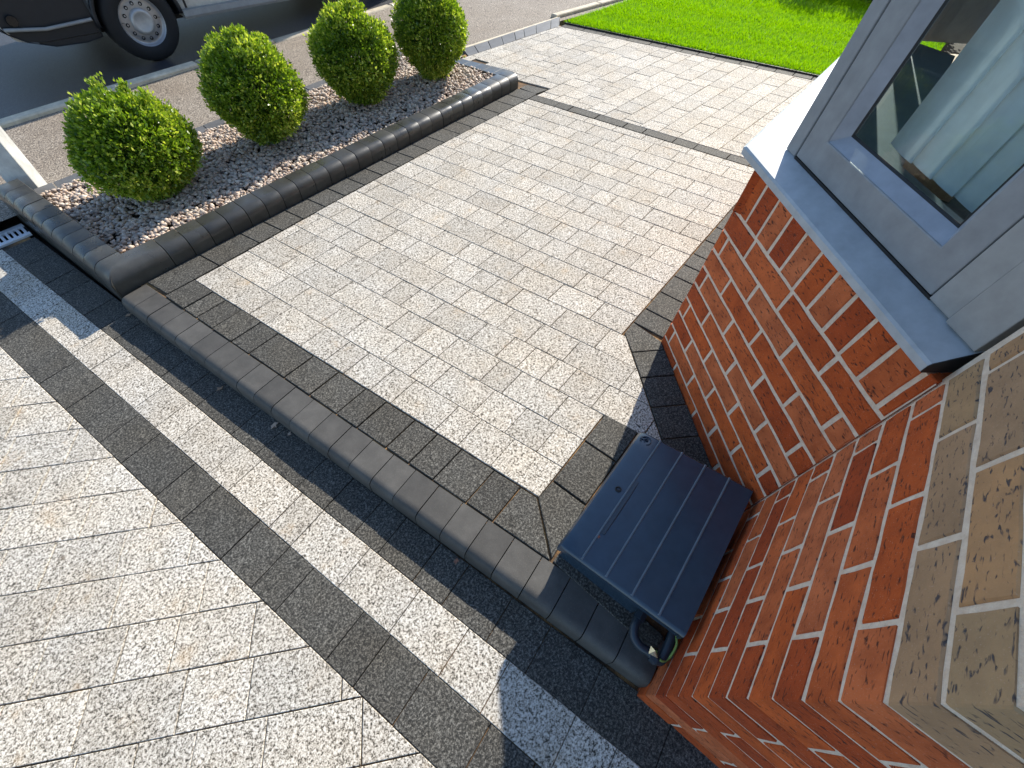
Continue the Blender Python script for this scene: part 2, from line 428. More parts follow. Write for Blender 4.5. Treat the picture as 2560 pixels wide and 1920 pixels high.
# ------------------------------------------------------------------ lower path
def strip(x0, x1, joints, mat, h=HL, nm='paving_block', **kw):
    for a, b in zip(joints, joints[1:]):
        q = clip_poly([(x0 - .0765 * b, b - .012), (x1 - .0765 * b, b), (x1 - .0765 * a, a), (x0 - .0765 * a, a - .012)], 0, -1, -3.598)
        if len(q) >= 3: block(nm, q, mat, path, h=h, **kw)
def fill(known, lo, hi):
    k = sorted(known, reverse=True); out = list(k)
    y = k[0]
    while y < hi: y += rnd.choice((.111, .146, .22)); out.insert(0, y)
    y = k[-1]
    while y > lo: y -= rnd.choice((.146, .22)); out.append(y)
    return out
strip(-.1352, .012, fill([2.28, 2.137, 1.991, 1.883, 1.657, 1.508, 1.279, 1.136, 0.989, 0.878, 0.725, 0.603, 0.431, 0.289, 0.111], -1.2, 3.5), m_dark)
strip(-.2835, -.1352, fill([2.554, 2.401, 2.29, 2.066, 1.914, 1.796, 1.573, 1.459, 1.233, 1.122, 0.898, 0.675, 0.482, 0.331, 0.108, -0.018], -1.2, 3.5), m_light)
strip(-.4399, -.2835, fill([2.62, 2.486, 2.269, 2.132, 2.01, 1.86, 1.637, 1.484, 1.264, 1.109, 0.992, 0.766, 0.654, 0.502, 0.282, 0.136], -1.2, 3.5), m_dark)
# cream field laid diagonally
ca = Vector((-.748, .664)); cn = Vector((.664, .748)); o0 = Vector((-.535, 1.0474))   # course direction and normal
nrow = 0; prev = []
for i in range(-16, 15):
    s0 = -.4
    js = []; t = -1.30 + rnd.uniform(0, .1)
    while t < 1.9:
        if any(abs(t - p) < .03 for p in prev): t += .035
        js.append(t); t += rnd.choice((.111, .146, .146, .22, .22))
    prev = js
    for a, b in zip(js, js[1:]):
        q = []
        for (tt, nn) in ((a, i), (b, i), (b, i + 1), (a, i + 1)):
            p = o0 + ca * tt + cn * (nn * .1498); q.append((p.x, p.y))
        q = clip_poly(q, -1, -.0765, .4399)
        if q: q = clip_poly(q, 1, 0, -1.55)
        if q: q = clip_poly(q, 0, 1, -.9)
        if q: q = clip_poly(q, 0, -1, -3.598)
        if q and len(q) >= 3 and sum(p[0] for p in q) / len(q) > -1.5: block('paving_block', q, m_light, path, h=HL)

# ------------------------------------------------------------------ kerb units with a rounded nose
def arc(cx, cz, r, a0, a1, n): return [(cx + r * math.cos(R(a0 + (a1 - a0) * i / n)), cz + r * math.sin(R(a0 + (a1 - a0) * i / n))) for i in range(n + 1)]
def unit(name, prof, O, D, N, t0, t1, mat, parent, mit0=False, mit1=False, gap=.0035, join=None):
    """prof: (out, up) pairs; out measured from the back along N; the unit runs from t0 to t1 along D"""
    W = max(p[0] for p in prof)
    c = (sum(p[0] for p in prof) / len(prof), sum(p[1] for p in prof) / len(prof))
    rings = []
    e = .0018
    spec = [(t0 + gap / 2, .994, mit0, 1), (t0 + gap / 2 + e, 1, mit0, 1), (t1 - gap / 2 - e, 1, mit1, -1), (t1 - gap / 2, .994, mit1, -1)]
    dz = rnd.uniform(-.0012, .0012); do = rnd.uniform(-.001, .001)
    for t, s, mt, sg in spec:
        ring = []
        for (o, up) in prof:
            if mt: s = 1
            oo = c[0] + (o - c[0]) * s + do; uh = c[1] + (up - c[1]) * s + dz
            tt = t - (sg * oo if mt else 0)
            p = O + D * tt + N * oo
            ring.append((p.x, p.y, Z(p.x, p.y) + uh))
        rings.append(ring)
    mb = join or MB(); mb.loft(rings)
    if join: return None
    p = O + D * ((t0 + t1) / 2) + N * (W / 2)
    ob = mb.build(name, mat, parent, loc=(p.x, p.y, Z(p.x, p.y)))
    me = ob.data; me.polygons.foreach_set('use_smooth', [True] * len(me.polygons))
    me.set_sharp_from_angle(angle=R(35))
    return ob
# step
step = empty('step'); step['kind'] = 'structure'
sO = Vector((back(.01), .01)); sD = (Vector((back(2.6), 2.6)) - sO).normalized(); sN = Vector((-sD.y, sD.x))
pstep = [(0, -.14)] + [(0, -.006), (.002, -.003)] + [(.095, -.002)] + arc(.100, -.032, .030, 88, 2, 6) + [(.1315, -.14)]
ln = (Vector((back(2.62), 2.62)) - sO).length; t = 0.0
tt = [0]
while t < ln - .12: t += rnd.choice((.105, .105, .105, .105)) ; tt.append(t)
tt.append(ln)
for a, b in zip(tt, tt[1:]): unit('kerb_block', pstep, sO, sD, sN, a, b, m_step, step, gap=.003)

# planter: raised rounded kerb on two sides, flat edging on the others
pl = setp(empty('planter_edging', (1.3, 3.2, Z(1.3, 3.2))), 'long raised planter surround of rounded charcoal kerb blocks filled with gravel', 'planter')
def place(o): o.location = o.location - Vector(pl.location); return o
HP = .092
prof = [(0, -.10), (0, HP - .004), (.003, HP), (.066, HP)] + arc(.078, HP - .050, .050, 86, 0, 7) + [(.1285, -.10)]
fO = Vector((-.062, 2.762)); fD = Vector((1, 0)); fN = Vector((0, -1))
lO = Vector((-.062, 2.762)); lD = Vector((-.058, 1)).normalized(); lN = Vector((-lD.y, lD.x))
profL = [(o, u if u > -.05 else -.16) for o, u in prof]
mb = MB(); unit('x', prof, fO, fD, fN, 0, .145, m_kerb, None, mit0=True, join=mb); unit('x', profL, lO, lD, lN, 0, .03, m_kerb, None, mit0=True, join=mb)
ob = mb.build('corner_block', m_kerb, pl, loc=(-.06, 2.76, Z(-.06, 2.76))); place(ob)
ob.data.polygons.foreach_set('use_smooth', [True] * len(ob.data.polygons)); ob.data.set_sharp_from_angle(angle=R(38))
t = .145
while t < 2.80:
    t2 = min(2.855, t + .1045)
    if 2.855 - t2 < .06: t2 = 2.855
    place(unit('kerb_block', prof, fO, fD, fN, t, t2, m_kerb, pl)); t = t2
t = .03
while t < 1.0:
    place(unit('kerb_block', profL, lO, lD, lN, t, t + .1045, m_kerb, pl)); t += .1045
tl = t
def pblock(nm, poly, mat, **kw):
    o = block(nm, poly, mat, pl, **kw)
    if o: place(o)
x = -.115
while x < 2.74:
    d = rnd.choice((.2, .2, .1)); pblock('edging_block', [(x, 3.728), (x + d, 3.728), (x + d + .008, 3.826), (x + .008, 3.826)], m_edge, h=.022, gap=.005, thick=.09); x += d
y = 2.775
while y < 3.75:
    pblock('edging_block', [(2.762 - (y - 2.8) * .02, y), (2.905 - (y - 2.8) * .13, y), (2.905 - (y - 2.7) * .13, y + .1), (2.762 - (y - 2.7) * .02, y + .1)], m_kerb, h=.05 - .02 * (y - 2.77), gap=.004, thick=.1); y += .1005

# gravel in the planter
def gravel():
    rs = np.random.RandomState(3)
    phi = (1 + 5 ** .5) / 2
    ico = np.array([(-1, phi, 0), (1, phi, 0), (-1, -phi, 0), (1, -phi, 0), (0, -1, phi), (0, 1, phi), (0, -1, -phi), (0, 1, -phi), (phi, 0, -1), (phi, 0, 1), (-phi, 0, -1), (-phi, 0, 1)]) / math.sqrt(1 + phi * phi)
    tri = np.array([(0, 11, 5), (0, 5, 1), (0, 1, 7), (0, 7, 10), (0, 10, 11), (1, 5, 9), (5, 11, 4), (11, 10, 2), (10, 7, 6), (7, 1, 8), (3, 9, 4), (3, 4, 2), (3, 2, 6), (3, 6, 8), (3, 8, 9), (4, 9, 5), (2, 4, 11), (6, 2, 10), (8, 6, 7), (9, 8, 1)])
    N = 15500
    x = rs.uniform(-.11, 2.765, N); y = rs.uniform(2.765, 3.735, N)
    keep = x > -.062 - .058 * (y - 2.762); x, y = x[keep], y[keep]; N = len(x)
    sz = rs.uniform(.0065, .0135, N) * (1 + .25 * (rs.rand(N) < .1))
    lay = rs.randint(0, 2, N)
    h = .012 + lay * .011 + .02 * np.sin(np.clip((y - 2.76) / .97, 0, 1) * np.pi) * .6 + rs.uniform(-.003, .004, N) + .006 * np.sin(x * 7) * np.cos(y * 9)
    h = h + .018 * np.clip(1 - (y - 2.765) / .5, 0, 1)
    V = ico[None] * (1 + rs.uniform(-.16, .16, (N, 12, 1)))
    V = V * np.stack([rs.uniform(.95, 1.5, N), rs.uniform(.75, 1.1, N), rs.uniform(.5, .75, N)], 1)[:, None, :]
    a = rs.uniform(0, 6.283, N); b = rs.normal(0, .35, N)
    ca, sa, cb, sb = np.cos(a), np.sin(a), np.cos(b), np.sin(b)
    X, Y, Zz = V[..., 0], V[..., 1], V[..., 2]
    X, Zz = X * cb[:, None] + Zz * sb[:, None], -X * sb[:, None] + Zz * cb[:, None]
    X, Y = X * ca[:, None] - Y * sa[:, None], X * sa[:, None] + Y * ca[:, None]
    P = np.stack([X, Y, Zz], -1) * sz[:, None, None]
    P[..., 0] += x[:, None]; P[..., 1] += y[:, None]; P[..., 2] += (SX * x + SY * y + h)[:, None]
    F = (tri[None] + (np.arange(N) * 12)[:, None, None]).reshape(-1, 3)
    me = bpy.data.meshes.new('gravel'); me.vertices.add(N * 12); me.vertices.foreach_set('co', P.reshape(-1))
    me.loops.add(len(F) * 3); me.loops.foreach_set('vertex_index', F.reshape(-1).astype(np.int32))
    me.polygons.add(len(F)); me.polygons.foreach_set('loop_start', np.arange(0, len(F) * 3, 3, dtype=np.int32))
    me.update(calc_edges=True); me.polygons.foreach_set('use_smooth', [True] * len(F))
    at = me.attributes.new('tone', 'FLOAT', 'POINT'); at.data.foreach_set('value', np.repeat(rs.rand(N), 12).astype(np.float32))
    m, n, l, p = newmat('pebbles'); A = n.new('ShaderNodeAttribute'); A.attribute_name = 'tone'
    c = ramp(n, l, A.outputs['Fac'], [(0, (.42, .32, .24)), (.2, (.66, .50, .38)), (.4, (.34, .29, .25)), (.6, (.66, .57, .46)), (.75, (.50, .36, .27)), (.9, (.78, .68, .56)), (1, (.56, .46, .38))])
    c = mix(n, l, mapr(n, l, noise(n, l, geo(n), 260, 3), .4, .7, 0, .4), c, (.6, .5, .42), 'MULTIPLY')
    l.new(c, p.inputs['Base Color']); p.inputs['Roughness'].default_value = .7
    o = link('gravel', me, m); return o
gr = gravel(); setp(gr, 'buff and pink pebbles filling the raised planter', 'gravel', kind='stuff')
bed = link('bed_soil', mesh('bed_soil', [(x - pl.location.x, y - pl.location.y, Z(x, y) + .005 - pl.location.z) for x, y in [(-.065, 2.76), (2.77, 2.76), (2.77, 3.74), (-.11, 3.74)]], [(0, 1, 2, 3)]), m_soil, pl)

# ================================================================== HOUSE
L1 = .61428; BC = Vector((1.168, .555)); ZJ = .22237
house = setp(empty('brick_house', (0, 0, 0)), 'red brick house corner with buff upper courses and a canted bay with grey window', 'house')
BX2 = BC.x + 1.62                                        # far front corner of the bay
def prism(name, poly, z0, z1, mat, parent):
    mb = MB(); mb.loft([[(x, y, z0) for x, y in poly], [(x, y, z1) for x, y in poly]]); return mb.build(name, mat, parent)
e = .0028
wall = prism('wall', [(e, -e), (L1 + .02, -e), (L1 + .02, -.28), (.28, -.28), (.28, -2.2), (e, -2.2)], -.3, 2.46, m_mortar, house)
def off(p, n): return (p[0], p[1])
c2 = .70711
bayw = prism('bay_wall', [sn(.005, -e), sn(.7835 + .0, -e), (BX2, BC.y - e), (BX2 + .555, 0), (BX2 + .28, 0), (BX2 - .11, BC.y - .26), (BC.x + .11, BC.y - .26), (L1 + .27, 0)], -.3, .802, m_mortar, house)
far = prism('wall', [(BX2 + .54, -e), (7.5, -e), (7.5, -.28), (BX2 + .54, -.28)], -.3, 2.46, m_mortar, house)
back_w = prism('back_wall', [(.28, -2.2), (7.5, -2.2), (7.5, -2.4), (.28, -2.4)], -.3, 2.46, m_room, house)
ceil = prism('ceiling', [(.0, .12), (L1 - .05, .12), sn(.74, .12), (BX2 + .1, .70), (BX2 + .66, .12), (7.5, .12), (7.5, -2.4), (0, -2.4)], 2.46, 2.62, m_white, house)
floor = prism('floor', [(.29, -2.19), (7.4, -2.19), (7.4, -.29), (BX2 + .27, -.01), (BX2 - .12, .28), (BC.x + .12, .28), (L1 + .29, -.01), (.64, -.29)], -.1, .14, m_carpet, house)

BV = {}
def brick_mesh(L, Hh, v, dp=.05):
    key = (round(L, 3), round(Hh, 3), v)
    if key in BV: return BV[key]
    rr = random.Random(v * 31 + int(L * 1000) + int(Hh * 977)); j = lambda a: rr.uniform(-a, a)
    b = .0022
    nx = max(2, int(L / .036)); top = []
    front = []
    # ring of points around the face so that arrises are uneven
    pts = []
    for i in range(nx): pts.append((-L / 2 + L * i / nx, -Hh / 2))
    pts += [(L / 2, -Hh / 2), (L / 2, 0), (L / 2, Hh / 2)]
    for i in range(1, nx): pts.append((L / 2 - L * i / nx, Hh / 2))
    pts += [(-L / 2, Hh / 2), (-L / 2, 0)]
    pts = [(x + j(.0011), z + j(.0012)) for x, z in pts]
    n = len(pts)
    sc_ = lambda p, k: (p[0] * (1 - k / (L / 2)), p[1] * (1 - k / (Hh / 2)))
    r0 = [(x, dp, z) for x, z in pts]; r1 = [(x, b, z) for x, z in pts]
    r2 = [(*[sc_(p, b)[0]], j(.0006), sc_(p, b)[1]) for p in pts]
    vs = r0 + r1 + r2
    fs = []
    for r in (0, 1):
        for i in range(n): fs.append((r * n + i, r * n + (i + 1) % n, (r + 1) * n + (i + 1) % n, (r + 1) * n + i))
    fs.append(tuple(2 * n + i for i in range(n)))
    me = mesh('brick', vs, fs); flip_out(me); BV[key] = me; return me
MATB = {}
def brick(parent, x0, x1, z0, z1, O, D, mat, e0=.00575, e1=.00575, dp=.05):
    """a brick between x0..x1 along D on the wall plane through O, its face on the right of D"""
    xa, xb = x0 + e0, x1 - e1
    L, Hh = xb - xa, z1 - z0 - .0110
    if L < .015 or Hh < .02: return
    if e0 == .00575 and e1 == .00575: L = round(L / .004) * .004
    v = rnd.randint(0, 4)
    base = brick_mesh(L, Hh, v if dp == .05 else v + 10, dp)
    key = (base.name, mat.name)
    if key not in MATB: m = base.copy(); m.materials.append(mat); MATB[key] = m
    o = link('brick', MATB[key], None, parent)
    c = O + D * ((xa + xb) / 2)
    o.location = (c.x, c.y, (z0 + z1) / 2 + rnd.uniform(-.0008, .0008))
    j = .4 if dp > .05 else 1
    o.rotation_euler = (rnd.gauss(0, .004) * j, rnd.gauss(0, .003) * j, math.atan2(D.y, D.x) + rnd.gauss(0, .004) * j)
def face(parent, O, D, length, k0, k1, first, matf, e_first=.00575, e_last=.00575, skip=None, corner=None):
    for k in range(k0, k1):
        z0, z1 = ZJ + .075 * k, ZJ + .075 * (k + 1)
        x = first(k); xs = [0]
        while x < length - .03:
            if x > .02: xs.append(x)
            x += .225
        xs.append(length)
        n = len(xs) - 1
        for i, (a, b) in enumerate(zip(xs, xs[1:])):
            last = i == n - 1
            ea = e_first if i == 0 else .00575; eb = e_last if last else .00575; dp = .05
            if corner == 'last' and last:
                if k % 2: continue                       # the return's stretcher shows its end here
                eb = 0; dp = .1025
            if corner == 'first' and i == 0:
                if k % 2 == 0: continue
                ea = 0; dp = .1025
            brick(parent, a, b, z0, z1, O, D, matf(k), ea, eb, dp)
mf = lambda k: m_buff if k >= 8 else m_red
# the brick mesh looks along local -Y: D must have the outside on its right
M0 = L1 - .002
face(wall, Vector((M0, 0)), Vector((-1, 0)), M0, -5, 29, lambda k: (M0 - .10825) % .225 if k % 2 else (M0 - .222) % .225, mf, e_first=.001, corner='last')
face(wall, Vector((0, 0)), Vector((0, -1)), 1.6, -5, 29, lambda k: .222 if k % 2 else .10825, mf, corner='first')
bO = Vector(sn(.7835, 0)); bD = -dv
face(bayw, bO, bD, .7835 - .004, -5, 6, lambda k: (.7835 - .629) if k % 2 else (.7835 - .741), mf, e_first=-.0005, e_last=.001)
face(bayw, Vector((BX2, BC.y)), Vector((-1, 0)), 1.62, -5, 6, lambda k: .2175 if k % 2 else .105, mf, e_last=.0005)
x = 0
while x < .76: brick(bayw, x, min(x + .075, .780), ZJ + .45, .813, bO, bD, m_red); x += .075
x = 0
while x < 1.58: brick(bayw, x, x + .075, ZJ + .45, .813, Vector((BX2, BC.y)), Vector((-1, 0)), m_red); x += .075

# window sill
def PN(s, n, z): q = sn(s, n); return (q[0], q[1], z)
spro = [(-.12, .806), (.026, .814), (.030, .817), (.031, .834), (.027, .840), (-.052, .868), (-.12, .870)]
def mitre(o, z):
    of = o * 2.1 if o > 0 else o; y = BC.y + of; s_ = y / c2 - o; return PN(s_, o, z)
mb = MB()
mb.loft([[PN(.028 + (0 if o > -.06 else 0), o, z) for o, z in spro], [mitre(o, z) for o, z in spro]])
mb.loft([[mitre(o, z) for o, z in spro], [(BX2 + .1, BC.y + (o * 2.1 if o > 0 else o), z) for o, z in spro]])
sill = mb.build('window_sill', m_sill, house)
mb = MB(); mb.loft([[PN(.0265, o, z) for o, z in spro], [PN(.0285, o * .97, z) for o, z in spro]]); mb.build('sill_end_cap', m_black, sill)

# windows: side and front of the bay
TS = lambda s, n, z: PN(s, n, z)
def side_box(mb, s0, s1, n0, n1, z0, z1): mb.box((s0, n0, z0), (s1, n1, z1), TS)
ZT = 2.46
win = empty('window'); win.parent = house
fr = MB()
def fring(n, a=0.): return [[PN(.172 + a, n, .8735 + a), PN(.722 - a, n, .8735 + a), PN(.722 - a, n, ZT), PN(.172 + a, n, ZT)], [PN(.232, n, .945), PN(.650, n, .945), PN(.650, n, ZT - .02), PN(.232, n, ZT - .02)]]
A_, B_ = fring(-.046), fring(-.115)
fr.add(A_[0] + A_[1] + B_[0] + B_[1], [(0, 1, 5, 4), (1, 2, 6, 5), (2, 3, 7, 6), (3, 0, 4, 7), (8, 12, 13, 9), (9, 13, 14, 10), (10, 14, 15, 11), (11, 15, 12, 8), (0, 8, 9, 1), (1, 9, 10, 2), (3, 11, 8, 0), (4, 5, 13, 12), (5, 6, 14, 13), (7, 4, 12, 15)])
fo = fr.build('window_frame', m_frame, win, bevel=.003)
post = MB(); P0 = sn(.728, -.046); 
qp = [sn(.728, -.046), sn(.772, -.046), (1.235, .509), (1.235, .44), sn(.728, -.115)]
post.loft([[(x, y, .868) for x, y in qp], [(x, y, ZT) for x, y in qp]]); post.build('corner_post', m_frame, win, bevel=.003)
gk = MB(); side_box(gk, .7215, .7285, -.11, -.056, .866, ZT); side_box(gk, .166, .7225, -.11, -.0452, .8665, .8728); gk.build('gasket', m_black, win)
# glazing beads: sloping from the frame face to the glass
bd = MB()
g0, g1 = -.050, -.078; wd = .024
def ring(s0, s1, z0, z1, n): return [PN(s0, n, z0), PN(s1, n, z0), PN(s1, n, z1), PN(s0, n, z1)]
o_ = ring(.232, .650, .945, ZT, g0); i_ = ring(.232 + wd, .650 - wd, .945 + wd, ZT - wd, g1); b_ = ring(.232, .650, .945, ZT, -.1)
bd.add(o_ + i_, [(0, 1, 5, 4), (1, 2, 6, 5), (2, 3, 7, 6), (3, 0, 4, 7)])
bd.build('glazing_bead', m_plain('bead_grey', (.36, .38, .42), .35), win)
gs = MB(); 
o_ = ring(.256, .626, .969, ZT - wd, g1); i_ = ring(.262, .620, .975, ZT - wd - .006, g1 - .003)
gs.add(o_ + i_, [(0, 1, 5, 4), (1, 2, 6, 5), (2, 3, 7, 6), (3, 0, 4, 7)]); gs.build('gasket', m_black, win)
def m_glass():
    m, n, l, p = newmat('window_glass'); n.remove(p); out = n['Material Output']
    tr = n.new('ShaderNodeBsdfTransparent'); tr.inputs[0].default_value = (.90, .955, .955, 1)
    gl = n.new('ShaderNodeBsdfGlossy'); gl.inputs['Roughness'].default_value = .01
    lw = n.new('ShaderNodeLayerWeight'); lw.inputs[0].default_value = .5
    pw = n.new('ShaderNodeMath'); pw.operation = 'POWER'; pw.inputs[1].default_value = 4.0; l.new(lw.outputs['Facing'], pw.inputs[0])
    fz = n.new('ShaderNodeMapRange'); fz.inputs[3].default_value = .045; fz.inputs[4].default_value = 1.0; l.new(pw.outputs[0], fz.inputs[0])
    ms = n.new('ShaderNodeMixShader'); l.new(fz.outputs[0], ms.inputs[0]); l.new(tr.outputs[0], ms.inputs[1]); l.new(gl.outputs[0], ms.inputs[2]); l.new(ms.outputs[0], out.inputs[0]); return m
mg = m_glass()
def pane(pts, parent): return link('pane', mesh('pane', pts, [(0, 1, 2, 3)]), mg, parent)
pane(ring(.255, .627, .968, ZT - wd, g1 - .002), win)
pane(ring(.255, .627, .968, ZT - wd, g1 - .022), win)
# cladding strips between window and main wall
cl = MB(); side_box(cl, .108, .166, -.11, -.040, .872, ZT); cl.build('cladding_panel', m_panel, win, bevel=.002)
cl = MB(); side_box(cl, .030, .1065, -.11, -.034, .868, ZT); cl.build('cladding_panel', m_panel, win, bevel=.002)
# front window
wf = empty('window'); wf.parent = house
fb = MB()
yf0, yf1 = BC.y - .115, BC.y - .046
xa, xb = 1.242, BX2 - .07
fb.box((xa, yf0, .872), (xb, yf1, .945)); fb.box((xa, yf0, .945), (xa + .07, yf1, ZT)); fb.box((xb - .07, yf0, .945), (xb, yf1, ZT)); fb.box(((xa + xb) / 2 - .035, yf0, .945), ((xa + xb) / 2 + .035, yf1, ZT))
fb.build('window_frame', m_frame, wf, bevel=.003)
for a, b in ((xa + .07, (xa + xb) / 2 - .035), ((xa + xb) / 2 + .035, xb - .07)):
    pane([(a, yf1 - .03, .945), (b, yf1 - .03, .945), (b, yf1 - .03, ZT), (a, yf1 - .03, ZT)], wf)
w3 = MB(); w3.loft([[(BX2, yf0, .872), (BX2 - .05, yf0, .872), (BX2 + .45, -.05, .872), (BX2 + .52, -.05, .872)], [(BX2, yf0, ZT), (BX2 - .05, yf0, ZT), (BX2 + .45, -.05, ZT), (BX2 + .52, -.05, ZT)]])
w3.build('cladding_panel', m_panel, wf)
# inside board
ib = MB(); ib.loft([[(x, y, .862) for x, y in [sn(.05, -.117), sn(.70, -.117), (BX2 - .1, BC.y - .117), (BX2 - .16, BC.y - .32), (BC.x + .14, BC.y - .32), sn(.1, -.30)]], [(x, y, .884) for x, y in [sn(.05, -.117), sn(.70, -.117), (BX2 - .1, BC.y - .117), (BX2 - .16, BC.y - .32), (BC.x + .14, BC.y - .32), sn(.1, -.30)]]])
ib.build('window_board', m_plain('board', (.10, .16, .17), .3), house)
# vertical blind
bl = setp(empty('vertical_blind', (1.0, .2, 2.4)), 'pale vertical slat blind hanging inside the bay window', 'blind')
hr = MB(); side_box(hr, .06, .62, -.23, -.19, 2.41, 2.45); o = hr.build('head_rail', m_white, bl); o.location = o.location - Vector(bl.location)
for i in range(8):
    s = .565 - i * .0685
    p = sn(s, -.180); ang = R(45 - 9)
    dx, dy = math.cos(ang) * .050, math.sin(ang) * .050
    mbs = MB(); mbs.loft([[(p[0] + dx * t + -dy * .09 * (1 - t * t), p[1] + dy * t + dx * .09 * (1 - t * t), z) for t in (-1, -.5, 0, .5, 1)] + [(p[0] + dx * t + -dy * (.09 * (1 - t * t) + .03), p[1] + dy * t + dx * (.09 * (1 - t * t) + .03), z) for t in (1, .5, 0, -.5, -1)] for z in (.962, 2.41)])
    o = mbs.build('slat', m_blind, bl); o.location = o.location - Vector(bl.location)

# ================================================================== GAS METER BOX
box = setp(empty('gas_meter_box', (.39, .21, Z(.39, .21))), 'blue-grey plastic meter box with ribbed sloping lid against the brick wall', 'meter box')
def bp(o): o.location = o.location - Vector(box.location); return o
lz = lambda y: .192 - (y - .03) * (.06 / .374)
X0, X1 = .130, .640
mb = MB()
lp = [(.028, 0), (.10, .0), (.177, 0), (.255, 0), (.332, 0), (.385, -.001), (.400, -.007), (.406, -.018), (.404, -.034)]
# lid: shell with a turned-down rim
def lidring(x, inn=0): return [(x, y, lz(y) + d) for y, d in lp] + [(x, .396, lz(.4) - .034), (x, .380, lz(.38) - .012), (x, .034, lz(.03) - .012), (x, .034, lz(.03) - .036), (x, .028, lz(.03) - .036)]
xs = [X0, X0 + .004, X0 + .010] + [X0 + .010 + (X1 - X0 - .02) * i / 8 for i in range(1, 9)] + [X1 - .004, X1]
rings = []
for i, x in enumerate(xs):
    dd = {0: -.010, 1: -.004}.get(i, {len(xs) - 1: -.010, len(xs) - 2: -.004}.get(i, 0))
    rings.append([(x, y, z + dd) for (x, y, z) in lidring(x)])
mb.loft(rings)
lid = bp(mb.build('lid', m_box, box, smooth=True)); lid.data.set_sharp_from_angle(angle=R(32))
mb = MB()                                                # side rims of the lid
for xx in (X0 + .0005, X1 - .0055): mb.box((xx, .034, 0), (xx + .005, .398, .02), lambda x, y, z: (x, y, lz(y) - .034 + z))
r_ = mb.build('lid_rim', m_box, lid)
r_.location = r_.location - Vector(box.location) - Vector(lid.location)
def lidpart(mb, name, mat, smooth=True):
    o = mb.build(name, mat, lid, smooth=smooth); o.location = -Vector(box.location) - Vector(lid.location); return o
r_.location = -Vector(box.location) - Vector(lid.location)
for yy in (.332, .255, .177, .100):
    mb = MB(); mb.loft([[(x, yy - .004, lz(yy - .004) - .001), (x, yy - .0015, lz(yy) + hh), (x, yy + .0015, lz(yy) + hh), (x, yy + .004, lz(yy + .004) - .001)] for x, hh in ((X0 + .006, .0005), (X0 + .02, .0028), (X1 - .02, .0028), (X1 - .004, .0005))])
    lidpart(mb, 'ridge', m_worn, False)
mb = MB(); mb.loft([[(x, .318 - ww, lz(.318 - ww) + .0003), (x, .318, lz(.318) + .0016), (x, .329, lz(.329) + .0004)] for x, ww in ((.235, .001), (.30, .0035), (.38, .0035), (.448, .001))]); lidpart(mb, 'ridge_flare_shade', m_pipe, False)  # dark sliver drawn in for the shade on the front ridge's flare
def ringmesh(cx, cy, r0, r1, a0, a1, h, n=28, z0=0):
    mb = MB(); vs = []; fs = []
    for i in range(n + 1):
        a = R(a0 + (a1 - a0) * i / n)
        for r, hh in ((r0, -.001), (r0 + (r1 - r0) * .25, h), (r0 + (r1 - r0) * .75, h), (r1, -.001)):
            x, y = cx + r * math.cos(a), cy + r * math.sin(a); vs.append((x, y, lz(y) + hh))
    for i in range(n):
        for j in range(3): fs.append((i * 4 + j, i * 4 + j + 1, (i + 1) * 4 + j + 1, (i + 1) * 4 + j))
    mb.add(vs, fs); return mb
lidpart(ringmesh(.389, .357, .0055, .0105, 0, 360, .003), 'lock', m_black)
lidpart(ringmesh(.389, .357, .0005, .0055, 0, 360, .0012), 'lock', m_pipe)
# moulded emblem: open ring, inner hook and arrow tail
lg = ringmesh(.606, .372, .0145, .0185, -150, 130, .0022)
g2 = ringmesh(.606, .372, .0055, .0088, -60, 170, .0022); lg.add(g2.v, g2.f)
for (ax, ay, bx_, by_) in ((.606, .366, .606, .3915), (.5985, .3905, .6135, .3905)):
    w_ = .0018; lg.loft([[(ax - w_, ay - w_ * 0, lz(ay) - .001), (ax - w_, ay, lz(ay) + .0022), (ax + w_, ay, lz(ay) + .0022), (ax + w_, ay, lz(ay) - .001)], [(bx_ - w_, by_, lz(by_) - .001), (bx_ - w_, by_, lz(by_) + .0022), (bx_ + w_, by_, lz(by_) + .0022), (bx_ + w_, by_, lz(by_) - .001)]]) if ax == bx_ else lg.loft([[(ax, ay - w_, lz(ay) - .001), (ax, ay - w_, lz(ay) + .0022), (ax, ay + w_, lz(ay) + .0022), (ax, ay + w_, lz(ay) - .001)], [(bx_, ay - w_, lz(ay) - .001), (bx_, ay - w_, lz(ay) + .0022), (bx_, ay + w_, lz(ay) + .0022), (bx_, ay + w_, lz(ay) - .001)]])
lidpart(lg, 'emblem', m_box)
pd = MB(); pd.loft([[(.221 + .005 * math.cos(a) * k, .327 + .0035 * math.sin(a) * k, lz(.327) + hh) for a in [i * .7854 for i in range(8)]] for k, hh in ((1, .0002), (.8, .0012))]); lidpart(pd, 'paint_spot', m_plain('red_paint', (.35, .12, .07), .6))
# scuffed pale patch along the left rim
# body
mb = MB()
by = [(.150, .125), (.622, .10), (.622, .386), (.150, .392)]
mb.loft([[(x, y, -.06) for x, y in by], [(x, y, lz(y) - .014) for x, y in by]])
bp(mb.build('body', m_box, box, bevel=.006))
mb = MB(); mb.box((.20, .02, -.05), (.60, .10, .10)); bp(mb.build('meter_recess', m_black, box))
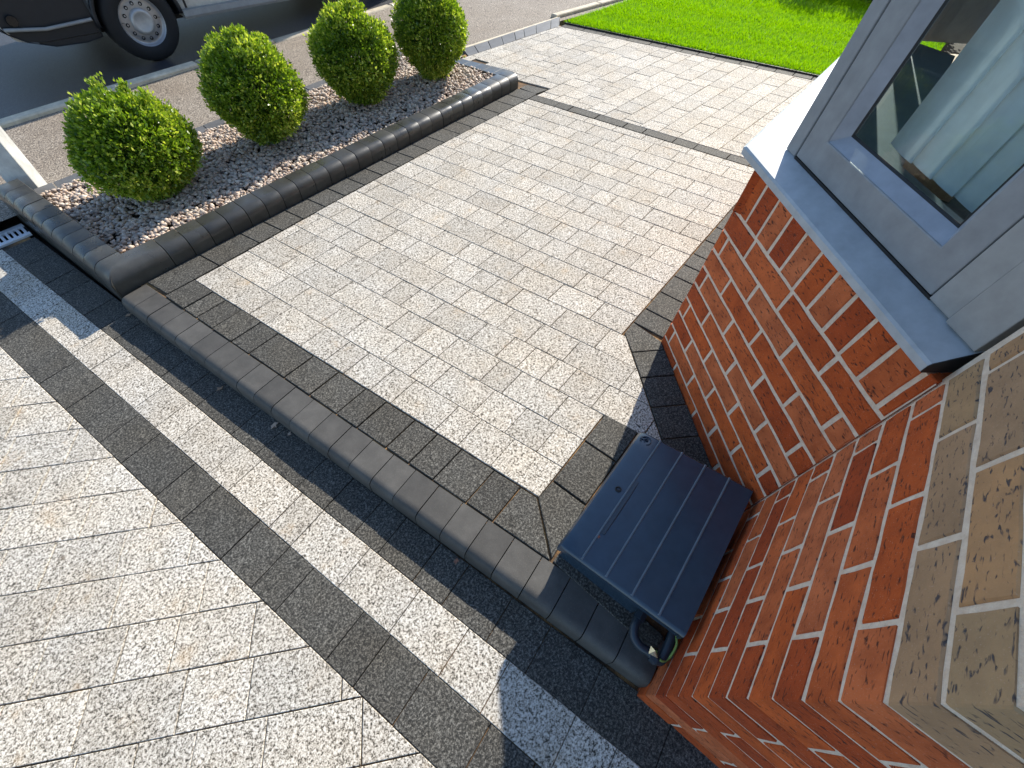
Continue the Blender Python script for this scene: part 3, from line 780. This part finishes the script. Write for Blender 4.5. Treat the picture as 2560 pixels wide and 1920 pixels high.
# pipework in the gap at the wall end
zq = .07
pp = catmull([(.175, .118, .075), (.14, .117, zq), (.108, .117, zq), (.084, .105, zq), (.074, .082, zq), (.078, .055, zq - .002), (.074, .036, zq - .004)], 5)
mb = MB(); mb.tube(pp, .0125, 12); pipe = bp(mb.build('gas_pipe', m_pipe, box, smooth=True))
def pipepart(mb, name, mat, sm=True):
    o = mb.build(name, mat, pipe, smooth=sm); o.location = -Vector(box.location) - Vector(pipe.location); return o
mb = MB(); mb.tube([(.128, .117, zq), (.150, .117, zq + .001)], .0165, 6); pipepart(mb, 'pipe_nut', m_pipe, False)
mb = MB(); mb.tube([(.0755, .048, zq - .003), (.074, .030, zq - .004)], .0155, 8); pipepart(mb, 'pipe_nut', m_pipe, False)
mb = MB(); mb.tube(catmull([(.074, .034, .064), (.084, .020, .064), (.115, .019, .068), (.155, .024, .075), (.19, .03, .08)], 5), .0135, 12); pipepart(mb, 'pipe_sleeve', m_pipe)
mb = MB(); mb.add([(.070, .058, .083), (.090, .062, .085), (.098, .040, .084), (.076, .034, .083), (.083, .050, .098)], [(0, 1, 4), (1, 2, 4), (2, 3, 4), (3, 0, 4)]); pipepart(mb, 'metal_tag', m_brass, False)
mb = MB(); mb.tube(catmull([(.155, .018, .088), (.135, .008, .088), (.112, .006, .080), (.095, .008, .072), (.082, .016, .074), (.078, .026, .078)], 6), .0034, 8); bp(mb.build('earth_cable', m_earth, box, smooth=True))
mb = MB(); mb.tube(catmull([(.60, .05, .09), (.635, .028, .085), (.655, .022, .075), (.665, .006, .07)], 6), .0032, 8); bp(mb.build('earth_cable', m_earth, box, smooth=True))
mb = MB(); mb.tube([(.60, .04, .05), (.668, .022, .055), (.68, .003, .055)], .0125, 10); bp(mb.build('outlet_pipe', m_pipe, box, smooth=True))

# ================================================================== SHRUBS
def leafmat(name, a, b, c):
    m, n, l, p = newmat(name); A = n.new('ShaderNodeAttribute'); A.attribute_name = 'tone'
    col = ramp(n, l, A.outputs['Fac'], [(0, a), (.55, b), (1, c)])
    l.new(col, p.inputs['Base Color']); p.inputs['Roughness'].default_value = .33; p.inputs['Specular IOR Level'].default_value = .55
    out = n['Material Output']; tl = n.new('ShaderNodeBsdfTranslucent'); l.new(mix(n, l, 1.0, col, (1.5, 1.6, .5), 'MULTIPLY'), tl.inputs[0])
    ms = n.new('ShaderNodeMixShader'); ms.inputs[0].default_value = .34; l.new(p.outputs[0], ms.inputs[1]); l.new(tl.outputs[0], ms.inputs[2]); l.new(ms.outputs[0], out.inputs[0]); return m
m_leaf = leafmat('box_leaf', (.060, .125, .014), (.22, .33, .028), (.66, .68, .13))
m_hedge = leafmat('hedge_leaf', (.010, .028, .008), (.022, .055, .012), (.05, .09, .02))
m_wood = m_plain('twig_bark', (.10, .07, .045), .9)
def leaves(name, P, Nn, rs, size, mat, parent, loc, tone):
    """P: leaf bases (N,3) local, Nn: outward direction"""
    N = len(P)
    d = Nn + rs.normal(0, .75, (N, 3)); d /= np.linalg.norm(d, axis=1)[:, None]
    r = rs.normal(0, 1, (N, 3)); s = np.cross(d, r); s /= np.linalg.norm(s, axis=1)[:, None]; u = np.cross(s, d)
    L = (size * rs.uniform(.7, 1.25, N))[:, None]; Wd = L * .30
    v0 = P; v1 = P + d * L * .5 + s * Wd + u * L * .06; v2 = P + d * L * 1.0 - u * L * .05; v3 = P + d * L * .5 - s * Wd + u * L * .06; 
    V = np.stack([v0, v1, v2, v3], 1).reshape(-1, 3)
    F = np.stack([np.arange(N) * 4, np.arange(N) * 4 + 1, np.arange(N) * 4 + 2, np.arange(N) * 4, np.arange(N) * 4 + 2, np.arange(N) * 4 + 3], 1).reshape(-1)
    me = bpy.data.meshes.new(name); me.vertices.add(N * 4); me.vertices.foreach_set('co', V.reshape(-1))
    me.loops.add(len(F)); me.loops.foreach_set('vertex_index', F.astype(np.int32)); me.polygons.add(N * 2); me.polygons.foreach_set('loop_start', np.arange(0, N * 6, 3, dtype=np.int32)); me.update(calc_edges=True)
    a = me.attributes.new('tone', 'FLOAT', 'POINT'); a.data.foreach_set('value', np.repeat(np.clip(tone, 0, 1), 4).astype(np.float32))
    return link(name, me, mat, parent, loc)
def shrub(x, y, rx, ry, hgt, seed, label, pinch=.6, tufts=6, n=6400, top=0.0):
    rs = np.random.RandomState(seed)
    base = Vector((x, y, Z(x, y) + .03))
    root = setp(empty('box_shrub', base), label, 'shrub', 'clipped box shrubs in the planter')
    # twig tips over a lumpy egg, several leaves on each
    u = rs.normal(0, 1, (n, 3)); u /= np.linalg.norm(u, axis=1)[:, None]
    ph = rs.uniform(0, 6.28, (5, 3)); fr = rs.uniform(2, 5.5, (5, 3))
    lump = sum(np.sin(u @ np.diag(fr[i]) + ph[i]).prod(1) for i in range(5)) * .055
    rr = np.where(rs.rand(n) < .72, rs.uniform(.90, 1.0, n), rs.uniform(.60, .92, n)) * (1 + lump)
    tip = rs.rand(n) < .07; rr = np.where(tip, rr + rs.uniform(.02, .10, n), rr)
    zz = u[:, 2]
    wr = np.where(zz < 0, 1 - (1 - pinch) * (-zz) ** 1.3, 1 - .10 * zz * zz)
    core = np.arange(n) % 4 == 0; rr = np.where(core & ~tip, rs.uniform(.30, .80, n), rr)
    C = np.stack([u[:, 0] * rx * rr * wr, u[:, 1] * ry * rr * wr, (hgt * .5) + zz * rr * hgt * .5], 1)
    for k in range(tufts):                               # upright shoots on the crown
        a = rs.uniform(0, 6.28); q = rs.uniform(0, .65); m = 26
        t = rs.rand(m); b = np.array([q * rx * math.cos(a), q * ry * math.sin(a), hgt * (.5 + .5 * math.sqrt(max(0, 1 - q * q)))])
        sh = b + np.stack([rs.normal(0, .012, m), rs.normal(0, .012, m), t * rs.uniform(.015, .035 + top)], 1); C = np.concatenate([C, sh]); u = np.concatenate([u, np.tile([0, 0, 1.], (m, 1))])
        rr = np.concatenate([rr, np.full(m, 1.05)])
    C[:, 2] = np.maximum(C[:, 2], .0)
    k = 5
    P = np.repeat(C, k, 0) + rs.normal(0, .0075, (len(C) * k, 3)); Nn = np.repeat(u, k, 0) + np.array([0, 0, .45])
    clump = np.sin(P[:, 0] * 17 + seed) * np.sin(P[:, 1] * 15 + 2 * seed) * np.sin(P[:, 2] * 19)
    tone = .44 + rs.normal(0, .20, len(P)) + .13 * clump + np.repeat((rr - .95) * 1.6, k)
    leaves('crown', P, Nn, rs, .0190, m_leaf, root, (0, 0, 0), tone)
    mb = MB()
    mb.tube([(0, 0, -.05), (.004, .003, hgt * .25), (.0, .0, hgt * .55)], [.013, .011, .006], 7)
    for i in range(9):
        a = i * 2.4; r_ = .5; mb.tube([(0, 0, hgt * (.08 + .03 * i)), (rx * .35 * math.cos(a), ry * .35 * math.sin(a), hgt * (.28 + .04 * i)), (rx * .75 * math.cos(a), ry * .75 * math.sin(a), hgt * (.35 + .05 * i))], [.007, .005, .002], 5)
    mb.build('trunk', m_wood, root, keep=True)
    return root
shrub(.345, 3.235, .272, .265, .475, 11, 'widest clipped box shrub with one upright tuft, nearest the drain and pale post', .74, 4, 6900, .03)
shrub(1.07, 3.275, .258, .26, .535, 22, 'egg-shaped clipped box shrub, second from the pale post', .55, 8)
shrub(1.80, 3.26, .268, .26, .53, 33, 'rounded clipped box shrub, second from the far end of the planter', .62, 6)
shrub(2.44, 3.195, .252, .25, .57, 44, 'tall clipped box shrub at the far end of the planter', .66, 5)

# ================================================================== LAWN AND HEDGE
m_turf = m_ground('turf_base', [(.03, .10, .006), (.055, .17, .008), (.09, .24, .01)], 160, .9, .8, .01)
LP = [(4.272, 3.223), (4.75, .2), (9.5, .2), (9.5, 2.3), (5.344, 3.10)]
lawn = sheet('lawn', LP, .004, m_turf)
def grass():
    rs = np.random.RandomState(5); N = 150000
    x = 4.26 + 3.2 * rs.rand(N) ** 1.15; y = rs.uniform(.2, 3.22, N)
    lo = 4.272 + (3.223 - y) * .1585 + rs.normal(0, .004, N); hi = 3.223 - (x - 4.272) * .118
    k = (x > lo) & (y < hi); x, y = x[k], y[k]; N = len(x)
    band = np.sin((x + .16 * y) * 2 * np.pi / .55)
    hgt = rs.uniform(.018, .032, N); lean = np.stack([-.35 + .5 * band + rs.normal(0, .35, N), rs.normal(0, .4, N)], 1)
    a = rs.uniform(0, 6.28, N); wd = rs.uniform(.0018, .0034, N)
    z = SX * x + SY * y + .004
    b = np.stack([x, y, z], 1); s = np.stack([np.cos(a) * wd, np.sin(a) * wd, 0 * a], 1)
    t = b + np.stack([lean[:, 0] * hgt, lean[:, 1] * hgt, hgt], 1)
    V = np.stack([b - s, b + s, t], 1).reshape(-1, 3)
    me = bpy.data.meshes.new('grass'); me.vertices.add(N * 3); me.vertices.foreach_set('co', V.reshape(-1)); me.loops.add(N * 3); me.loops.foreach_set('vertex_index', np.arange(N * 3, dtype=np.int32))
    me.polygons.add(N); me.polygons.foreach_set('loop_start', np.arange(0, N * 3, 3, dtype=np.int32)); me.update(calc_edges=True)
    A = me.attributes.new('tone', 'FLOAT', 'POINT'); A.data.foreach_set('value', np.repeat(rs.rand(N), 3).astype(np.float32))
    return link('grass', me, leafmat('grass_blade', (.15, .32, .003), (.26, .47, .004), (.40, .60, .010)))
gs_ = grass(); setp(gs_, 'bright green artificial grass pile on the lawn beyond the driveway', 'grass', kind='stuff')
le = MB(); 
le.loft([[(eL(y) + .094, y, Z(eL(y), y) + z) for z in (-.03, .016)] + [(eL(y) + .102, y, Z(eL(y), y) + z) for z in (.016, -.03)] for y in (3.2, 2.0, .3)])
lo_ = le.build('lawn_edging', m_black); lo_.parent = lawn
rs = np.random.RandomState(9)
hb = setp(empty('hedge', (7.35, 1.2, Z(7.35, 1.2))), 'dark leafy hedge along the far edge of the lawn', 'hedge')
N = 9000; P = np.stack([rs.uniform(-.25, .45, N) + rs.normal(0, .05, N), rs.uniform(-1.0, 1.0, N), rs.uniform(0, .55, N) + rs.normal(0, .05, N)], 1); P[:, 0] += .12 * np.sin(P[:, 1] * 9)
leaves('foliage', P, np.tile([-.5, 0, .6], (N, 1)), rs, .05, m_hedge, hb, (0, 0, 0), .4 + rs.normal(0, .25, N))
mb = MB()
for i in range(6): mb.tube([(.1, -.9 + i * .36, -.05), (.12, -.88 + i * .36, .5)], [.02, .008], 6)
mb.build('stem', m_wood, hb, keep=True)

# ================================================================== VAN
m_vdark = m_plain('dark_bumper_plastic', (.018, .019, .022), .55)
m_vbody = m_plain('white_van_paint', (.62, .58, .50), .3)
m_vgrey = m_plain('grey_sill_plastic', (.30, .30, .29), .5)
m_tyre = m_plain('tyre_rubber', (.012, .012, .013), .75)
m_rim = m_plain('silver_steel_wheel', (.42, .42, .43), .38, .55)
m_cap = m_plain('hub_cap', (.50, .50, .49), .42, .3)
m_vglass = m_plain('dark_glass', (.01, .012, .014), .06)
VY = 5.325
van = setp(empty('parked_van', (2.2, VY + .7, Z(2.2, VY) - .055)), 'white van with dark bumper and steel wheels parked on the road', 'van')
vl = Vector(van.location)
def vp(mb, name, mat, parent=None, smooth=False, bevel=0):
    o = mb.build(name, mat, parent or van, smooth=smooth, bevel=bevel); o.location = -vl if parent is None else (0, 0, 0); return o
def sub(mb, name, mat, parent, **k):
    o = mb.build(name, mat, parent, **k); o.location = (0, 0, 0); return o
HX, HZ, RT = 1.335, .065, .264
HX2 = HX + 2.35
def wheel(hx, ys, sgn):
    gz = Z(hx, VY + .02) - .055
    hz = gz + RT
    r_ = MB(); prof_ = [(.160, .0), (.166, -.006), (.205, -.012), (.240, -.008), (.256, .004), (.264, .022), (.264, .12), (.250, .135), (.165, .14)]
    n = 40; rings = []
    for (rr, yy) in prof_: rings.append([(hx + rr * math.cos(2 * math.pi * k / n), ys + sgn * yy, hz + rr * math.sin(2 * math.pi * k / n)) for k in range(n)])
    r_.loft(rings, cap=False)
    we = empty('wheel'); we.parent = van; we.location = -vl
    ty = r_.build('tyre', m_tyre, we, smooth=True); ty.data.set_sharp_from_angle(angle=R(50))
    d = MB(); prof_ = [(.164, .0), (.158, .004), (.152, .022), (.140, .030), (.120, .022), (.098, .018), (.078, .020), (.066, .012)]
    # steel disc with round holes
    rings = []
    for (rr, yy) in prof_: rings.append([(hx + rr * math.cos(2 * math.pi * k / n), ys + sgn * yy, hz + rr * math.sin(2 * math.pi * k / n)) for k in range(n)])
    d.loft(rings, cap=False); rim = d.build('rim', m_rim, we, smooth=True)
    for k in range(12):
        a = 2 * math.pi * k / 12 + .1; hb_ = MB(); cx, cz = hx + .112 * math.cos(a), hz + .112 * math.sin(a)
        hb_.loft([[(cx + rr * math.cos(2 * math.pi * j / 12) , ys + sgn * yy, cz + rr * math.sin(2 * math.pi * j / 12)) for j in range(12)] for rr, yy in ((.0135, .0185), (.0125, .017), (.0005, .024))], cap=False)
        hb_.build('wheel_hole', m_pit, we, smooth=False)
    c = MB(); rings = []
    for (rr, yy) in [(.082, .018), (.080, .004), (.074, -.004), (.060, -.007), (.056, -.003), (.020, -.004), (.016, -.002), (.0005, -.002)]: rings.append([(hx + rr * math.cos(2 * math.pi * k / 32), ys + sgn * yy, hz + rr * math.sin(2 * math.pi * k / 32)) for k in range(32)])
    c.loft(rings, cap=False); c.build('hub_cap', m_cap, we, smooth=True)
    return hz
for hx in (HX, HX2): wheel(hx, VY, 1); wheel(hx, VY + 1.43, -1)
# body as side profile with wheel arches, lofted across the width
def vside(y, inn=0):
    pr = []
    zb = .045
    def archp(hx, n=9, r=.315):
        return [(hx + r * math.cos(math.pi - math.pi * i / n), max(zb, HZ + .01 + r * math.sin(math.pi - math.pi * i / n))) for i in range(n + 1)]
    pr += [(.50, zb + .03), (.60, zb), (HX - .325, zb)] + archp(HX) + [(HX + .325, zb)] + [(HX2 - .325, zb)] + archp(HX2) + [(HX2 + .325, zb), (HX2 + .75, zb), (HX2 + .80, .12), (HX2 + .80, 1.22), (HX2 + .74, 1.36), (HX2 + .5, 1.40), (2.0, 1.40), (1.75, 1.34), (1.28, .86), (.62, .66), (.48, .52), (.44, .30), (.45, .15)]
    return [(x + inn * (0 if x > .8 else .12), y, z) for x, z in pr]
mb = MB(); mb.loft([vside(VY + .035, 1), vside(VY + .012, .4), vside(VY, 0), vside(VY + 1.43, 0), vside(VY + 1.42, .4), vside(VY + 1.395, 1)])
body = vp(mb, 'body', m_vbody); body.data.set_sharp_from_angle(angle=R(30)) if hasattr(body.data, 'set_sharp_from_angle') else None
und = MB(); und.box((.7, VY + .16, .0), (HX2 + .5, VY + 1.3, .06)); vp(und, 'chassis', m_vdark)
# front bumper and lower wing in dark plastic
bp_ = [(HX - .318, .02), (.90, .004), (.70, .012), (.55, .062), (.47, .12), (.425, .20), (.42, .29), (.46, .335), (HX - .30, .355)]
mb = MB()
rings = []
for yy, dx in ((VY - .012, .0), (VY - .012, .0), (VY + .72, -.10), (VY + 1.44, 0)):
    rings.append([(x + (dx if x < .85 else 0), yy, z) for x, z in bp_])
rings[0] = [(min(x + .01, HX - .32), VY + .004, z) for x, z in bp_]
mb.loft(rings); vp(mb, 'bumper', m_vdark)
bm_ = MB(); bm_.tube([(.47, VY - .014, .145), (.70, VY - .016, .118), (HX - .335, VY - .016, .13)], .011, 8); vp(bm_, 'bumper_moulding', m_vgrey, smooth=True)
fl_ = MB(); fl_.tube([(.545, VY - .010, .185), (.545, VY - .018, .185)], [.034, .030], 14); vp(fl_, 'fog_lamp', m_vglass)
# wheel arch lips
for hx in (HX, HX2):
    mb = MB(); pa = [(hx + .312 * math.cos(math.pi - math.pi * i / 20), HZ + .01 + .312 * math.sin(math.pi - math.pi * i / 20)) for i in range(21)]
    mb.tube([(x, VY - .004, max(.03, z)) for x, z in pa], .016, 8); vp(mb, 'wheel_arch', m_vdark, smooth=True)
    mb = MB(); mb.loft([[(hx + .31 * math.cos(math.pi * i / 14), y, HZ + .31 * math.sin(math.pi * i / 14)) for i in range(15)] for y in (VY + .02, VY + .25)], cap=False); vp(mb, 'wheel_housing', m_black)
mb = MB(); mb.loft([[(x, VY - .012, .032), (x, VY - .018, .05), (x, VY - .010, .088), (x, VY + .03, .088), (x, VY + .03, .032)] for x in (HX + .325, HX2 - .325)]); vp(mb, 'side_sill', m_vgrey)
mb = MB(); mb.box((HX + .36, VY - .006, .10), (HX + .375, VY + .004, 1.1)); mb.box((2.62, VY - .004, .10), (2.63, VY + .004, 1.3)); vp(mb, 'door_gap', m_black)
mb = MB(); mb.loft([[(1.55, y, .88), (2.35, y, .88), (2.35, y, 1.26), (1.92, y, 1.26)] for y in (VY - .004, VY + .01)]); vp(mb, 'side_window', m_vglass)
mb = MB(); mb.loft([[(1.27, y, .885), (1.74, y, 1.335), (1.755, y, 1.32), (1.285, y, .87)] for y in (VY + .10, VY + 1.33)]); mb.v = [(x - .012, y, z + .012) for x, y, z in mb.v]; vp(mb, 'windscreen', m_vglass)
mb = MB(); mb.box((2.48, VY - .02, .80), (2.58, VY, .83)); vp(mb, 'door_handle', m_vdark, bevel=.004)
mb = MB(); mb.loft([[(.60, y, .42), (.84, y, .47), (.86, y, .62), (.66, y, .60)] for y in (VY - .005, VY + .03)]); vp(mb, 'headlight', m_plain('lamp_lens', (.6, .62, .64), .1))

# ================================================================== DRAIN, POST, LEAVES
dr = setp(empty('drain_channel', (-.6, 3.63, Z(-.6, 3.63) + HL)), 'galvanised channel drain grating beside the end of the planter', 'drain')
dl = Vector(dr.location)
def dz(x, y, z): return (x - dl.x, y - dl.y, Z(x, y) + HL + z - dl.z)
mb = MB(); mb.box((-1.5, 3.6170, -.07), (-.262, 3.7270, -.055), dz); mb.box((-1.5, 3.6070, -.07), (-.262, 3.6170, -.004), dz); mb.box((-1.5, 3.7270, -.07), (-.262, 3.7370, -.004), dz); mb.box((-.266, 3.6070, -.07), (-.258, 3.7370, -.004), dz); mb.build('channel', m_pit, dr, keep=True)
mb = MB(); mb.box((-1.5, 3.6020, -.008), (-.262, 3.6300, .003), dz); mb.build('rail', m_galv, dr, keep=True)
mb = MB(); mb.box((-1.5, 3.7060, -.008), (-.262, 3.7420, .003), dz); mb.build('rail', m_galv, dr, keep=True)
bm0 = None
x = -.270
while x > -.80:
    mb = MB(); mb.box((x - .013, 3.6305, -.010), (x, 3.7055, .002), dz); mb.build('slat', m_galv, dr, keep=True); x -= .0245
mb = MB(); mb.box((-1.5, 3.6305, -.01), (x, 3.7055, .002), dz); mb.build('grating_end', m_galv, dr, keep=True)

m_post = smooth_conc('weathered_post', (.50, .50, .47), (.62, .62, .58), .8, .3)
po = setp(empty('square_post', (-.10, 3.90, Z(-.1, 3.9) - .03)), 'pale weathered square post standing behind the corner of the planter', 'post')
c = Vector((-.105, 3.935)); a0 = R(15); hw = .058
mb = MB(); q0 = [(math.cos(a0 + i * math.pi / 2) * hw * 1.414, math.sin(a0 + i * math.pi / 2) * hw * 1.414) for i in range(4)]
mb.loft([[(x - .0, y + .02, -.05) for x, y in q0], [(x + .02, y + .05, 1.5) for x, y in q0]]); mb.build('shaft', m_post, po, keep=True, bevel=.006)
mb = MB(); mb.loft([[(x * 1.12 + .02, y * 1.12 + .05, 1.5) for x, y in q0], [(x * 1.12 + .02, y * 1.12 + .05, 1.53) for x, y in q0], [(.02, .05, 1.58)] * 4]); mb.build('cap', m_post, po, keep=True)
mb = MB(); mb.loft([[(math.cos(i) * .075 - .05, math.sin(i) * .05 - .04, .002) for i in [k * .6283 for k in range(10)]], [(math.cos(i) * .05 - .05, math.sin(i) * .032 - .04, .008) for i in [k * .6283 for k in range(10)]]]); mb.build('soil_hole', m_soil, po, keep=True)

m_dry = m_plain('dry_leaf', (.36, .23, .14), .8)
m_dry2 = m_plain('dry_leaf_pale', (.46, .34, .25), .8)
def dead_leaf(x, y, s, rot, label, mat, pts=7, h=HL):
    rr = random.Random(int(x * 1000 + y * 77))
    base = Vector((x, y, Z(x, y) + h + .004)); vs = [(0, 0, .003 * s / .02)]; n = pts * 2
    for i in range(n):
        a = rot + 2 * math.pi * i / n; r = s * (1 if i % 2 == 0 else rr.uniform(.5, .75)) * rr.uniform(.7, 1.1)
        vs.append((r * math.cos(a), .7 * r * math.sin(a), rr.uniform(0, .35) * s))
    fs = [(0, 1 + i, 1 + (i + 1) % n) for i in range(n)]
    me = mesh('dead_leaf', vs, fs); o = link('dead_leaf', me, mat, None, base)
    sm = o.modifiers.new('thick', 'SOLIDIFY'); sm.thickness = .0008
    return setp(o, label, 'leaf', 'dried leaves on the lower path')
dead_leaf(-.171, 1.872, .017, .3, 'oval tan dried leaf lying in the shade of the step, second from the planter', m_dry, 4)
dead_leaf(-.133, 1.546, .020, 1.0, 'largest pale pointed dried leaf against the foot of the step', m_dry2, 5)
dead_leaf(-.118, 1.470, .011, 2.0, 'small pale dried leaf right beside the largest dried leaf', m_dry2, 4)
dead_leaf(-.055, .643, .012, .6, 'small reddish brown curled leaf at the step near the meter box', m_plain('red_leaf', (.34, .16, .10), .8), 4)
dead_leaf(-.213, 2.58, .018, 1.7, 'faded brown dried leaf at the corner between planter and step', m_dry, 4)
